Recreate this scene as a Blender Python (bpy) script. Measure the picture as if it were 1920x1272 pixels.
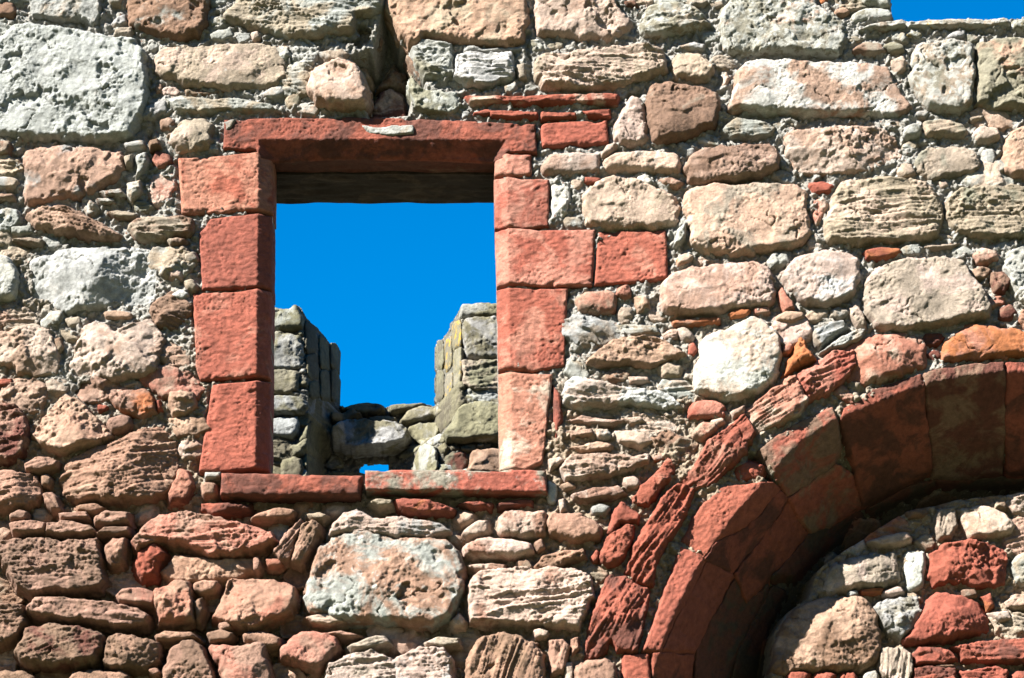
import bpy, math, random
import numpy as np

# ------------------------------------------------------------------ camera, sky, sun, exposure
for _o in list(bpy.data.objects):
    bpy.data.objects.remove(_o)
scene = bpy.context.scene
COL = scene.collection
FPX, W, H_ = 5100.0, 1920.0, 1272.0
CAM = np.array([0.0, -10.3, 1.6])
PITCH = math.radians(20.0)
cam_d = bpy.data.cameras.new('camera')
cam = bpy.data.objects.new('camera', cam_d)
COL.objects.link(cam)
cam.location = CAM
cam.rotation_euler = (math.pi / 2 + PITCH, 0, 0)
cam_d.sensor_width = 36.0
cam_d.lens = FPX / W * 36.0
cam_d.clip_start = 0.1
cam_d.clip_end = 2000.0
scene.camera = cam

SUN_AZ, SUN_EL = math.radians(52.0), math.radians(38.0)     # azimuth left of the wall's normal, elevation
sun_dir = np.array([-math.sin(SUN_AZ) * math.cos(SUN_EL), -math.cos(SUN_AZ) * math.cos(SUN_EL), math.sin(SUN_EL)])
world = bpy.data.worlds.new('World')
scene.world = world
world.use_nodes = True
wn = world.node_tree.nodes
wl = world.node_tree.links
wn.clear()
w_out = wn.new('ShaderNodeOutputWorld')
w_bg = wn.new('ShaderNodeBackground')
w_sky = wn.new('ShaderNodeTexSky')
w_sky.sky_type = 'NISHITA'
w_sky.sun_disc = False
w_sky.sun_elevation = SUN_EL
w_sky.sun_rotation = math.atan2(sun_dir[0], sun_dir[1])
w_sky.altitude = 300
w_sky.air_density = 1.0
w_sky.dust_density = 0.0
w_sky.ozone_density = 4.0
w_hsv = wn.new('ShaderNodeHueSaturation')                   # the polarising filter's deeper blue, over the whole sky
w_hsv.inputs['Saturation'].default_value = 1.7
w_hsv.inputs['Value'].default_value = 0.79
wl.new(w_sky.outputs[0], w_hsv.inputs['Color'])
wl.new(w_hsv.outputs[0], w_bg.inputs['Color'])
w_bg.inputs['Strength'].default_value = 0.05
wl.new(w_bg.outputs[0], w_out.inputs['Surface'])

sun_l = bpy.data.lights.new('sun', 'SUN')
sun_l.energy = 5.0
sun_l.angle = math.radians(0.53)
sun_l.color = (1.0, 0.95, 0.88)
sun = bpy.data.objects.new('sun', sun_l)
COL.objects.link(sun)
from mathutils import Vector
sun.rotation_euler = Vector(sun_dir).to_track_quat('Z', 'Y').to_euler()
sun.location = (-12, -10, 14)
scene.view_settings.view_transform = 'Standard'
scene.view_settings.look = 'None'
scene.view_settings.gamma = 1.0
scene.view_settings.exposure = 2.4
scene.view_settings.use_curve_mapping = False

# ------------------------------------------------------------------ noise in numpy
_rs = np.random.RandomState(7)
_ga = _rs.rand(65536) * 2 * math.pi
_GC, _GS = np.cos(_ga).astype(np.float32), np.sin(_ga).astype(np.float32)
_R1, _R2, _R3 = (_rs.rand(65536).astype(np.float32) for _ in range(3))
def _cell(ix, iy, seed):
    return (((ix + (seed * 131) % 9973) & 255) << 8) | ((iy + (seed * 71) % 7919) & 255)
def perlin(x, y, seed=0):
    x0 = np.floor(x); y0 = np.floor(y)
    fx = (x - x0).astype(np.float32); fy = (y - y0).astype(np.float32)
    ix = x0.astype(np.int64); iy = y0.astype(np.int64)
    u = fx * fx * fx * (fx * (fx * 6 - 15) + 10); v = fy * fy * fy * (fy * (fy * 6 - 15) + 10)
    def g(dx, dy):
        c = _cell(ix + dx, iy + dy, seed)
        return _GC[c] * (fx - dx) + _GS[c] * (fy - dy)
    a = g(0, 0); b = g(1, 0); c = g(0, 1); d = g(1, 1)
    return ((a + (b - a) * u) * (1 - v) + (c + (d - c) * u) * v).astype(np.float64) * 1.5
def fbm(x, y, f, octv=4, seed=0, gain=0.5, ridged=False):
    s = np.zeros_like(x); a = 1.0; t = 0.0
    for i in range(octv):
        n = perlin(x * f + 17.3 * i, y * f - 9.1 * i, seed + i * 31)
        if ridged: n = 1 - 2 * np.abs(n)
        s += a * n; t += a; a *= gain; f *= 2.03
    return s / t
def worley(x, y, f, seed=0):
    X = x * f; Y = y * f
    x0 = np.floor(X); y0 = np.floor(Y)
    fx = X - x0; fy = Y - y0; ix = x0.astype(np.int64); iy = y0.astype(np.int64)
    best = np.full(x.shape, 9.0)
    for dx in (-1, 0, 1):
        for dy in (-1, 0, 1):
            c = _cell(ix + dx, iy + dy, seed)
            best = np.minimum(best, (fx - dx - _R1[c]) ** 2 + (fy - dy - _R2[c]) ** 2)
    return np.sqrt(best)
def facet(x, y, f, seed=0, k=16.0):
    """broken rock: every cell a tilted plane, meeting in ridges and small steps"""
    X = x * f; Y = y * f
    x0 = np.floor(X); y0 = np.floor(Y)
    fx = (X - x0).astype(np.float32); fy = (Y - y0).astype(np.float32); ix = x0.astype(np.int64); iy = y0.astype(np.int64)
    num = np.zeros(x.shape, np.float32); den = np.full(x.shape, 1e-9, np.float32)
    for dx in (-1, 0, 1):
        for dy in (-1, 0, 1):
            c = _cell(ix + dx, iy + dy, seed)
            px = fx - dx - _R1[c]; py = fy - dy - _R2[c]; s = _R3[c]
            w = np.exp(-k * (px * px + py * py))
            num += w * ((_GC[c] * px + _GS[c] * py) * (.3 + s) + (s - .5) * .5); den += w
    return (num / den).astype(np.float64)
def sstep(a, b, x):
    t = np.clip((x - a) / (b - a), 0, 1)
    return t * t * (3 - 2 * t)
def sdf(px, pz, poly):                                      # positive inside
    n = len(poly); d2 = np.full(px.shape, 1e9); ins = np.zeros(px.shape, bool)
    for i in range(n):
        ax, az = poly[i]; bx, bz = poly[(i + 1) % n]
        ex, ez = bx - ax, bz - az
        wx, wz = px - ax, pz - az
        t = np.clip((wx * ex + wz * ez) / (ex * ex + ez * ez + 1e-12), 0, 1)
        d2 = np.minimum(d2, (wx - ex * t) ** 2 + (wz - ez * t) ** 2)
        c = ((az <= pz) & (bz > pz)) | ((bz <= pz) & (az > pz))
        with np.errstate(divide='ignore', invalid='ignore'):
            xi = ax + (pz - az) / (bz - az if bz != az else 1e-12) * ex
        ins ^= c & (px < xi)
    d = np.sqrt(d2)
    return np.where(ins, d, -d)
def chaikin(p, k=1):
    p = np.asarray(p, float)
    for _ in range(k):
        q = np.roll(p, -1, 0)
        p = np.stack([p * .86 + q * .14, p * .14 + q * .86], 1).reshape(-1, 2)
    return p

# ------------------------------------------------------------------ photo pixel -> point on a wall plane
CF, SF = math.cos(PITCH), math.sin(PITCH)
def ray(px, py):
    a = (px - W / 2) / FPX; b = (H_ / 2 - py) / FPX
    return np.array([a, CF - b * SF, SF + b * CF])
def on_plane(px, py, y):
    r = ray(px, py); t = (y - CAM[1]) / r[1]
    p = CAM + r * t
    return p[0], p[2]
def parse_pts(s):
    return [tuple(float(v) for v in q.split(',')) for q in s.split()]

# ------------------------------------------------------------------ materials
def new_mat(name):
    m = bpy.data.materials.new(name); m.use_nodes = True
    nt = m.node_tree; nt.nodes.clear()
    o = nt.nodes.new('ShaderNodeOutputMaterial'); b = nt.nodes.new('ShaderNodeBsdfPrincipled')
    nt.links.new(b.outputs[0], o.inputs[0])
    b.inputs['Roughness'].default_value = 0.92
    b.inputs['Specular IOR Level'].default_value = 0.25
    return m, nt, b
def N(nt, typ, **kw):
    n = nt.nodes.new(typ)
    for k, v in kw.items(): setattr(n, k, v)
    return n
def noise_node(nt, pos, scale, detail=5, rough=.6, dist=0.0):
    n = N(nt, 'ShaderNodeTexNoise'); n.inputs['Scale'].default_value = scale
    n.inputs['Detail'].default_value = detail; n.inputs['Roughness'].default_value = rough
    n.inputs['Distortion'].default_value = dist
    nt.links.new(pos, n.inputs['Vector']); return n.outputs[0]
def maprange(nt, v, a, b, c=0.0, d=1.0, smooth=True):
    n = N(nt, 'ShaderNodeMapRange')
    if smooth: n.interpolation_type = 'SMOOTHSTEP'
    for i, x in enumerate((a, b, c, d)):
        if isinstance(x, (int, float)): n.inputs[1 + i].default_value = x
        else: nt.links.new(x, n.inputs[1 + i])
    nt.links.new(v, n.inputs[0]); return n.outputs[0]
def math_node(nt, op, a, b=0.0):
    n = N(nt, 'ShaderNodeMath', operation=op)
    for i, x in enumerate((a, b)):
        if isinstance(x, (int, float)): n.inputs[i].default_value = x
        else: nt.links.new(x, n.inputs[i])
    return n.outputs[0]
def mixc(nt, f, a, b, mode='MIX'):
    n = N(nt, 'ShaderNodeMix', data_type='RGBA', blend_type=mode)
    for s, x in ((n.inputs[0], f), (n.inputs[6], a), (n.inputs[7], b)):
        if isinstance(x, (int, float)): s.default_value = x
        elif isinstance(x, tuple): s.default_value = (*x, 1)
        else: nt.links.new(x, s)
    return n.outputs[2]
def bump(nt, bsdf, hs):
    prev = None
    for h, st, dist in hs:
        b = N(nt, 'ShaderNodeBump'); b.inputs['Strength'].default_value = st; b.inputs['Distance'].default_value = dist
        nt.links.new(h, b.inputs['Height'])
        if prev is not None: nt.links.new(prev, b.inputs['Normal'])
        prev = b.outputs[0]
    nt.links.new(prev, bsdf.inputs['Normal'])

def stone_material():
    m, nt, b = new_mat('sandstone')
    pos = N(nt, 'ShaderNodeNewGeometry').outputs['Position']
    def attr(nm): 
        return N(nt, 'ShaderNodeAttribute', attribute_type='OBJECT', attribute_name=nm)
    A = attr('tone_a').outputs['Color']; B = attr('tone_b').outputs['Color']
    sp = N(nt, 'ShaderNodeSeparateXYZ'); nt.links.new(attr('weathering').outputs['Vector'], sp.inputs[0])
    bias, white, yellow = sp.outputs
    n1 = noise_node(nt, pos, 6.5, 6, .62, .6)
    th = math_node(nt, 'SUBTRACT', 1.0, bias)
    f = maprange(nt, n1, math_node(nt, 'SUBTRACT', th, .07), math_node(nt, 'ADD', th, .07))
    col = mixc(nt, f, A, B)
    n2 = noise_node(nt, pos, 38, 8, .68)
    n3 = noise_node(nt, pos, 330, 4, .7)
    n4 = noise_node(nt, pos, 2.2, 4, .6)
    v = math_node(nt, 'MULTIPLY', maprange(nt, n2, .28, .72, .60, 1.30, False), maprange(nt, n3, .28, .72, .66, 1.28, False))
    v = math_node(nt, 'MULTIPLY', v, maprange(nt, n4, .3, .7, .86, 1.12, False))
    vc = N(nt, 'ShaderNodeCombineColor')
    for i in range(3): nt.links.new(v, vc.inputs[i])
    col = mixc(nt, 1.0, col, vc.outputs[0], 'MULTIPLY')
    # rusty and dark mineral stains
    n5 = noise_node(nt, pos, 15, 5, .7, .4)
    col = mixc(nt, maprange(nt, n5, .60, .74, 0, .55), col, mixc(nt, 1.0, col, (.62, .50, .42), 'MULTIPLY'))
    # grey lichen crust, white lichen rosettes, yellow lichen
    n6 = noise_node(nt, pos, 24, 7, .72, .3)
    th2 = math_node(nt, 'SUBTRACT', .80, math_node(nt, 'MULTIPLY', white, .42))
    col = mixc(nt, maprange(nt, n6, th2, math_node(nt, 'ADD', th2, .09), 0, .72), col, (.25, .255, .235))
    vo = N(nt, 'ShaderNodeTexVoronoi'); vo.inputs['Scale'].default_value = 17; nt.links.new(pos, vo.inputs['Vector'])
    vr = N(nt, 'ShaderNodeSeparateColor'); nt.links.new(vo.outputs['Color'], vr.inputs[0])
    spot = math_node(nt, 'MULTIPLY', maprange(nt, vo.outputs['Distance'], .17, .22, 1, 0), math_node(nt, 'GREATER_THAN', math_node(nt, 'MULTIPLY', vr.outputs[0], white), .46))
    col = mixc(nt, math_node(nt, 'MULTIPLY', spot, maprange(nt, n2, .35, .6, .2, .8)), col, (.30, .305, .29))
    n7 = noise_node(nt, pos, 19, 6, .7, .2)
    th3 = math_node(nt, 'SUBTRACT', .84, math_node(nt, 'MULTIPLY', yellow, .34))
    col = mixc(nt, maprange(nt, n7, th3, math_node(nt, 'ADD', th3, .11), 0, .85), col, (.29, .18, .015))
    nt.links.new(col, b.inputs['Base Color'])
    bump(nt, b, [(noise_node(nt, pos, 120, 6, .72), .75, .008), (n3, .7, .003)])
    return m
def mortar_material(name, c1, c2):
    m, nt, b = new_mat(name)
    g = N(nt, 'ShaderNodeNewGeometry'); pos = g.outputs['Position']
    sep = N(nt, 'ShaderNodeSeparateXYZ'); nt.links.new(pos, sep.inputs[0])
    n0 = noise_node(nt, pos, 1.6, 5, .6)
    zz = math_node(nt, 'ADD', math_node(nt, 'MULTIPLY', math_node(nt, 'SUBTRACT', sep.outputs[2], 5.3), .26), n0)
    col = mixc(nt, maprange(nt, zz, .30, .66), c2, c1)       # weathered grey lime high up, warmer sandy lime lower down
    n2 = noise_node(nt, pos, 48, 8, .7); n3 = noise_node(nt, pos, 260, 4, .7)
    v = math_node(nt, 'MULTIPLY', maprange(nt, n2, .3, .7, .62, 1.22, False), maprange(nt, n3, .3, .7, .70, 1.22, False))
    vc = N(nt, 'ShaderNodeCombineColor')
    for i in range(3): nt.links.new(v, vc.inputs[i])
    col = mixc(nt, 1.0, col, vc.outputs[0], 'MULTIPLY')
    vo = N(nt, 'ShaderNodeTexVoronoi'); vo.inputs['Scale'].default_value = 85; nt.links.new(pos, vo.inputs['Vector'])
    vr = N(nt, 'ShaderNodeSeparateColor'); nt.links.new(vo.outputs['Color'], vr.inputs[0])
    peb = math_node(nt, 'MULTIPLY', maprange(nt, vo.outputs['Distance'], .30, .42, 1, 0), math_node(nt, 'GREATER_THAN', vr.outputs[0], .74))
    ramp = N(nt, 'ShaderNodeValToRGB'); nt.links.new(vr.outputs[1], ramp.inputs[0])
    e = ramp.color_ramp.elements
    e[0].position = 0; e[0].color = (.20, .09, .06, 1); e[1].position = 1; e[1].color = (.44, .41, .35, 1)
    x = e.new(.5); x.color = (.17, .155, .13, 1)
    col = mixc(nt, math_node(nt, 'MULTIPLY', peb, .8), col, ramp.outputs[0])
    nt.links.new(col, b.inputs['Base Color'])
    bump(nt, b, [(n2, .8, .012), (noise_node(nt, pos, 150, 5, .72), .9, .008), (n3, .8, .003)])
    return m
M_STONE = stone_material()
M_MORTAR = mortar_material('lime_mortar', (.25, .243, .22), (.25, .195, .14))
M_MORTAR_DARK = mortar_material('dark_mortar', (.12, .115, .093), (.125, .107, .08))  # darker mortar, for the arch splay and the far parapet

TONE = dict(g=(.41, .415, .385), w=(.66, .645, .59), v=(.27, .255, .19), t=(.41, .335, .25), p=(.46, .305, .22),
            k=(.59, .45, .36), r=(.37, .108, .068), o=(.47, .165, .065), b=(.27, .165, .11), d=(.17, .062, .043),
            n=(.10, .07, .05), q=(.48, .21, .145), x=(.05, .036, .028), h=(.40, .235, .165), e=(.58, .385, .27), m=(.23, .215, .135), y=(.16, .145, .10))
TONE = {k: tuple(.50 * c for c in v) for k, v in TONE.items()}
LICH = dict(g=.55, w=.25, v=.85, t=.45, p=.18, k=.3, r=.0, o=.0, b=.3, d=.05, n=0, q=.05, x=0, h=.12, e=.15, m=.42, y=.2)

def link_mesh(name, verts, faces, mat, parent, loc=None, smooth=True):
    me = bpy.data.meshes.new(name)
    verts = np.asarray(verts, np.float32)
    if loc is None: loc = (0, 0, 0)
    verts = verts - np.asarray(loc, np.float32)
    faces = np.asarray(faces, np.int32)
    me.vertices.add(len(verts)); me.vertices.foreach_set('co', verts.ravel())
    me.loops.add(faces.size); me.loops.foreach_set('vertex_index', faces.ravel())
    me.polygons.add(len(faces)); me.polygons.foreach_set('loop_start', np.arange(0, faces.size, 4, dtype=np.int32))
    if smooth: me.polygons.foreach_set('use_smooth', np.ones(len(faces), bool))
    me.update(calc_edges=True)
    me.materials.append(mat)
    o = bpy.data.objects.new(name, me); COL.objects.link(o)
    o.location = loc
    if parent is not None: o.parent = parent
    return o
def set_tone(o, tones, rnd, yellow=0.0, white=None):
    a = np.array(TONE[tones[0]]); b = np.array(TONE[tones[1] if len(tones) > 1 else tones[0]])
    j = np.array([rnd.uniform(.90, 1.10)] * 3) * np.array([rnd.uniform(.97, 1.04), 1, rnd.uniform(.95, 1.05)])
    o['tone_a'] = [float(x) for x in a * j]; o['tone_b'] = [float(x) for x in b * j]
    o['weathering'] = [rnd.uniform(.40, .56), LICH[tones[0]] if white is None else white, yellow]
def tag(o, label=None, cat=None, kind=None):
    if label: o['label'] = label
    if cat: o['category'] = cat
    if kind: o['kind'] = kind
    return o

# ------------------------------------------------------------------ masonry panel: stones bedded in mortar on one lattice
def relief(x, z, cx, cz, style, ang, seed, prof, size):
    """relief of a stone face in metres, by kind of stone"""
    c, s = math.cos(ang), math.sin(ang)
    u = (x - cx) * c + (z - cz) * s; v = -(x - cx) * s + (z - cz) * c
    rr = random.Random(seed)
    soft = 's' in style
    rm = sstep(-.35, .35, perlin(x * 5.5, z * 5.5, seed + 31))        # rough and smooth areas of one face
    h = fbm(x, z, 5.5, 2, seed) * (.020 if soft else .013)
    if 'l' in style:                                        # bedded: ledges along the bedding planes
        w = v + .006 * perlin(u * 5, v * 5, seed + 3) + .003 * perlin(u * 16, v * 20, seed + 4)
        for f, a in ((22, .014), (53, .009), (120, .004)):
            t = w * f + 1.2 * perlin(u * f * .10, v * f * .5, seed + int(f))
            fr = t - np.floor(t)
            amt = 1.25 * np.clip(perlin(u * f * .16, np.floor(t) * 3.7, seed + int(f) + 5) * 1.3 + .45, 0, 1)
            h += a * amt * (np.minimum(fr * 1.2, 1) ** 1.5 - np.clip((fr - .84) / .16, 0, 1) - .35)
    if 'c' in style:                                        # broken: facets with sharp ridges
        best = np.full(x.shape, 9.0)
        for k in range(7):
            a = rr.uniform(0, 6.283); sl = rr.uniform(.10, .50)
            off = rr.uniform(.0, .34) * size
            best = np.minimum(best, .016 - sl * ((x - cx) * math.cos(a) + (z - cz) * math.sin(a) - off) + fbm(x, z, 22, 2, seed + k) * .004)
        h += np.clip(best, -.06, .012)
    if 'p' in style:                                        # hollowed and pitted by the weather
        n = fbm(x, z, 6.5, 4, seed + 41, .55)
        h -= .020 * sstep(.19, .30, n) * (.5 + .5 * rm) - .010 * sstep(.0, .5, -n)
        wx = x + .022 * fbm(x, z, 20, 3, seed + 1, .6); wz = z + .022 * fbm(x + 5, z, 20, 3, seed + 2, .6)
        for f, a in ((17, .007), (42, .0045)):
            msk = sstep(.1, .5, perlin(x * f * .22 + 3, z * f * .22, seed + int(f)))
            h -= (.55 if soft else 1) * a * msk * (1 - sstep(.16, .40, worley(wx, wz * .8, f, seed + int(f))))
    amp = .45 if 'f' in style else 1.0
    if 'f' not in style:
        k = (.34 if soft else .60 if 'l' in style or 'p' in style else 1.0) * rr.uniform(.7, 1.3)
        qx = u + .006 * perlin(u * 40, v * 40, seed + 21); qz = (v + .006 * perlin(u * 40 + 3, v * 40, seed + 22)) * 1.25
        h += k * (facet(qx, qz, 11, seed + 23) * .018 + (.25 + .9 * rm) * (facet(qx, qz, 27, seed + 24) * .011 + facet(qx, qz, 64, seed + 25) * .006))
        cr = np.abs(perlin(qx * 4.5 + 2, qz * 6, seed + 26) + .25 * perlin(qx * 17, qz * 17, seed + 27))      # cracks
        h -= .016 * (1 - sstep(.0, .028, cr)) * sstep(.0, .35, perlin(qx * 5, qz * 5, seed + 28))
    h += amp * (.3 + .9 * rm) * (fbm(x, z, 28, 2, seed + 12, .65) * .005 + fbm(x, z, 90, 2, seed + 13, .7) * .0045)
    if 'f' in style:                                        # dressed with a punch: short tool marks and pock marks
        t = fbm(u * .5, v, 75, 2, seed + 17) * .0042 + facet(x, z, 17, seed + 16) * .004
        pk = (1 - sstep(.08, .34, worley(x, z, 55, seed + 18))) * sstep(.05, .4, perlin(x * 9, z * 9, seed + 19))
        h = h * .55 + t - pk * .0045
    return h

class Panel:
    def __init__(self, y0, box, sp, base, mort, parent, seed):
        self.y0, self.sp, self.base, self.mort, self.parent = y0, sp, base, mort, parent
        x0, x1, z0, z1 = box
        self.xs = np.arange(x0, x1, sp); self.zs = np.arange(z0, z1, sp)
        self.X, self.Z = np.meshgrid(self.xs, self.zs, indexing='ij')
        self.field = np.full(self.X.shape, -.25)            # signed distance to the nearest stone
        self.dress = np.full(self.X.shape, -.25)            # ... and to the nearest dressed block
        self.bed = None
        self.seed = seed; self.count = 0
        self.rnd = random.Random(seed)
    def pt(self, px, py):
        d = 0.0
        for _ in range(7):
            x, z = on_plane(px, py, self.y0 - d)
            d = float(self.base(np.array([x]), np.array([z]))[0])
        return x, z
    def pts(self, s):
        return np.array([self.pt(*q) for q in (parse_pts(s) if isinstance(s, str) else s)])
    def window(self, poly, m):
        i0 = max(0, int((poly[:, 0].min() - m - self.xs[0]) / self.sp)); i1 = min(len(self.xs), int((poly[:, 0].max() + m - self.xs[0]) / self.sp) + 2)
        j0 = max(0, int((poly[:, 1].min() - m - self.zs[0]) / self.sp)); j1 = min(len(self.zs), int((poly[:, 1].max() + m - self.zs[0]) / self.sp) + 2)
        return i0, i1, j0, j1
    def paint(self, poly):
        i0, i1, j0, j1 = self.window(poly, .2)
        f = self.field[i0:i1, j0:j1]
        s = sdf(self.X[i0:i1, j0:j1], self.Z[i0:i1, j0:j1], poly)
        np.maximum(f, s, out=f)
        f = self.dress[i0:i1, j0:j1]; np.maximum(f, s, out=f)
    def mesh(self, name, i0, i1, j0, j1, h, keep, mat, parent, skirt, own_origin=True):
        """lattice patch whose kept cells become quads, with its rim carried back into the wall"""
        ni, nj = h.shape
        idx = np.arange(ni * nj).reshape(ni, nj)
        q = np.stack([idx[:-1, :-1], idx[1:, :-1], idx[1:, 1:], idx[:-1, 1:]], -1)
        faces = q[keep]
        k = np.pad(keep, 1)
        kc = k[1:-1, 1:-1]
        edges = []
        for nb, a, b in ((k[1:-1, :-2], 0, 1), (k[2:, 1:-1], 1, 2), (k[1:-1, 2:], 2, 3), (k[:-2, 1:-1], 3, 0)):
            e = kc & ~nb
            edges.append(np.stack([q[e][:, a], q[e][:, b]], -1))
        edges = np.concatenate(edges)
        used, inv = np.unique(faces, return_inverse=True)
        remap = np.full(ni * nj, -1); remap[used] = np.arange(len(used))
        X = self.X[i0:i1, j0:j1].ravel()[used]; Z = self.Z[i0:i1, j0:j1].ravel()[used]; Hh = h.ravel()[used]
        V = np.stack([X, self.y0 - Hh, Z], -1)
        F = inv.reshape(-1, 4)
        E = remap[edges]
        bu, bi = np.unique(E, return_inverse=True)
        bi = bi.reshape(-1, 2)
        VB = V[bu].copy()
        VB[:, 1] = np.maximum(VB[:, 1], self.y0) + skirt
        n = len(V)
        S = np.stack([E[:, 1], E[:, 0], n + bi[:, 0], n + bi[:, 1]], -1)
        V = np.concatenate([V, VB]); F = np.concatenate([F, S])
        loc = (float(X.mean()), self.y0, float(Z.mean())) if own_origin else None
        return link_mesh(name, V, F, mat, parent, loc)
    def stone(self, name, tones, style, Hc, ang, poly, parent=None, rounding=1, yellow=0.0, white=None, warp=1.0, grow=.006):
        self.count += 1
        seed = self.seed * 1000 + self.count * 7
        poly = np.asarray(poly, float)
        if rounding and ('s' in style or 'p' in style): poly = chaikin(poly, rounding)
        i0, i1, j0, j1 = self.window(poly, .03)
        if i1 - i0 < 3 or j1 - j0 < 3: return None
        X = self.X[i0:i1, j0:j1]; Z = self.Z[i0:i1, j0:j1]
        ext = poly.max(0) - poly.min(0); size = float(min(ext)); big = float(max(ext))
        wa = warp * min(.014, size * .10)
        wx = X + wa * (fbm(X, Z, 16, 4, seed + 90, .6) + .5 * facet(X, Z, 22, seed + 92)); wz = Z + wa * (fbm(X + 7, Z, 16, 4, seed + 91, .6) + .5 * facet(X, Z, 22, seed + 93))
        d = sdf(wx, wz, poly) + min(grow, size * .06)
        self.field[i0:i1, j0:j1] = np.maximum(self.field[i0:i1, j0:j1], d)
        cx, cz = poly.mean(0)
        R = min(.026 if 's' in style else .014, size * .32)
        if 'f' in style: R = min(.014, size * .3)
        t = np.clip((d + .004) / R, 0, 1)
        prof = np.sqrt(np.clip(1 - (1 - t) ** 2, 0, 1)) if 's' in style else t ** .62
        Hm = Hc * .01
        rel = relief(X, Z, cx, cz, style, math.radians(ang), seed, prof, size) * min(1.0, .35 + size / .22)
        tilt = self.rnd.uniform(-.05, .05) * (X - cx) + self.rnd.uniform(-.08, .03) * (Z - cz)
        dome = .10 * np.clip(d, 0, .12) if 's' in style else .03 * np.clip(d, 0, .1)
        flat = getattr(self, 'flat', self.base)
        c_ = poly.mean(0); bc = np.array([c_[0]]), np.array([c_[1]])
        drop = float(self.base(*bc)[0] - flat(*bc)[0])
        bse = flat(X, Z) + drop
        h = bse - .035 + prof * (Hm + .035) + np.minimum(rel + tilt, (rel + tilt) * sstep(0, .02, d)) + dome - .25 * np.clip(-d - .002, 0, 1)
        kv = d > -.014
        keep = kv[:-1, :-1] & kv[1:, :-1] & kv[1:, 1:] & kv[:-1, 1:]
        if keep.sum() < 4: return None
        o = self.mesh(name, i0, i1, j0, j1, h, keep, M_STONE, parent or self.parent, .05)
        set_tone(o, tones, self.rnd, yellow, white)
        return o
    def strip(self, name, tones, style, Hc, top, bot, depth, parent=None, R=.013, ang=0, yellow=0.0, edge_noise=.004):
        """dressed block: a patch between a top and a bottom outline, closed back to `depth`"""
        self.count += 1
        seed = self.seed * 1000 + self.count * 7
        T = np.array(self.pts(top)); B = np.array(self.pts(bot))
        self.paint(np.concatenate([T, B[::-1]]))
        def res(P, n):
            L = np.concatenate([[0], np.cumsum(np.hypot(*np.diff(P, axis=0).T))]); t = np.linspace(0, L[-1], n)
            return np.stack([np.interp(t, L, P[:, 0]), np.interp(t, L, P[:, 1])], -1)
        wid = abs(T[-1, 0] - T[0, 0]); hei = np.abs(T[:, 1].mean() - B[:, 1].mean())
        nu = max(8, int(wid / self.sp)); nv = max(6, int(hei / self.sp))
        T = res(T, nu); B = res(B, nu)
        tt = np.linspace(0, 1, nv)[None, :, None]
        P = B[:, None] * (1 - tt) + T[:, None] * tt
        X, Z = P[..., 0].copy(), P[..., 1].copy()
        U = np.linspace(0, 1, nu)[:, None]; V_ = np.linspace(0, 1, nv)[None]
        de = np.minimum(np.minimum(U * wid, (1 - U) * wid), np.minimum(V_ * hei, (1 - V_) * hei))
        rim = np.clip(1 - de / .02, 0, 1)
        X += rim * edge_noise * fbm(X, Z, 14, 3, seed + 5); Z += rim * edge_noise * fbm(X + 9, Z, 14, 3, seed + 6)
        chip = np.clip(fbm(X, Z, 13, 3, seed + 8) - .12, 0, 1) * .05 * np.clip(1 - de / .035, 0, 1)
        t = np.clip(de / R, 0, 1); prof = np.sqrt(1 - (1 - t) ** 2)
        cx, cz = X.mean(), Z.mean()
        h = self.base(X, Z) + Hc * .01 - R * (1 - prof) - chip + relief(X, Z, cx, cz, style, math.radians(ang), seed, prof, hei) * sstep(0, .012, de)
        V = np.stack([X, self.y0 - h, Z], -1).reshape(-1, 3)
        idx = np.arange(nu * nv).reshape(nu, nv)
        F = np.stack([idx[:-1, :-1], idx[1:, :-1], idx[1:, 1:], idx[:-1, 1:]], -1).reshape(-1, 4)
        ring = np.concatenate([idx[:-1, 0], idx[-1, :-1], idx[:0:-1, -1], idx[0, :0:-1]])
        cur = ring; n = len(V); Vs = [V]; Fs = [F]
        base_r = V[ring]
        for f in (.3, 1.0):
            nb = base_r.copy(); nb[:, 1] = base_r[:, 1] * (1 - f) + (self.y0 + depth) * f
            new = n + np.arange(len(ring)); n += len(ring)
            Vs.append(nb)
            Fs.append(np.stack([np.roll(cur, -1), cur, new, np.roll(new, -1)], -1))
            cur = new
        o = link_mesh(name, np.concatenate(Vs), np.concatenate(Fs), M_STONE, parent or self.parent, (float(cx), self.y0, float(cz)))
        set_tone(o, tones, self.rnd, yellow)
        return o
    def fill(self, name, n, rmin, rmax, pick, allowed, parent=None, Hr=(.4, 2.4), stuff_after=300):
        """pinning stones wedged into the joints that are still wide"""
        out = []
        f = np.where(allowed, self.field, 9.0)
        for k in range(n):
            a = int(np.argmin(f)); i, j = np.unravel_index(a, f.shape)
            dd = -f[i, j]
            if dd < rmin: break
            x, z = self.xs[i], self.zs[j]
            r = min(dd, rmax) * self.rnd.uniform(.72, .98)
            el = self.rnd.uniform(1.0, 2.0)
            an = self.rnd.gauss(0, .35)
            m = self.rnd.randint(6, 9); ph = self.rnd.uniform(0, 6.28)
            P = []
            for q in range(m):
                t = ph + 6.283 * q / m + self.rnd.uniform(-.25, .25)
                rr = r * self.rnd.uniform(.78, 1.12)
                ex, ez = rr * el * math.cos(t), rr * math.sin(t)
                P.append((x + ex * math.cos(an) - ez * math.sin(an), z + ex * math.sin(an) + ez * math.cos(an)))
            tones = pick(x, z, self.rnd)
            o = self.stone(name, tones, self.rnd.choice(['c', 'c', 'l', 'cl']), self.rnd.uniform(*Hr) + (80 * float(self.bed(np.array([x]), np.array([z]))[0]) if self.bed else 0), self.rnd.uniform(-14, 14), P, parent, rounding=0)
            if o: out.append(o)
            i0, i1, j0, j1 = max(0, i - 60), i + 60, max(0, j - 60), j + 60
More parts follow.
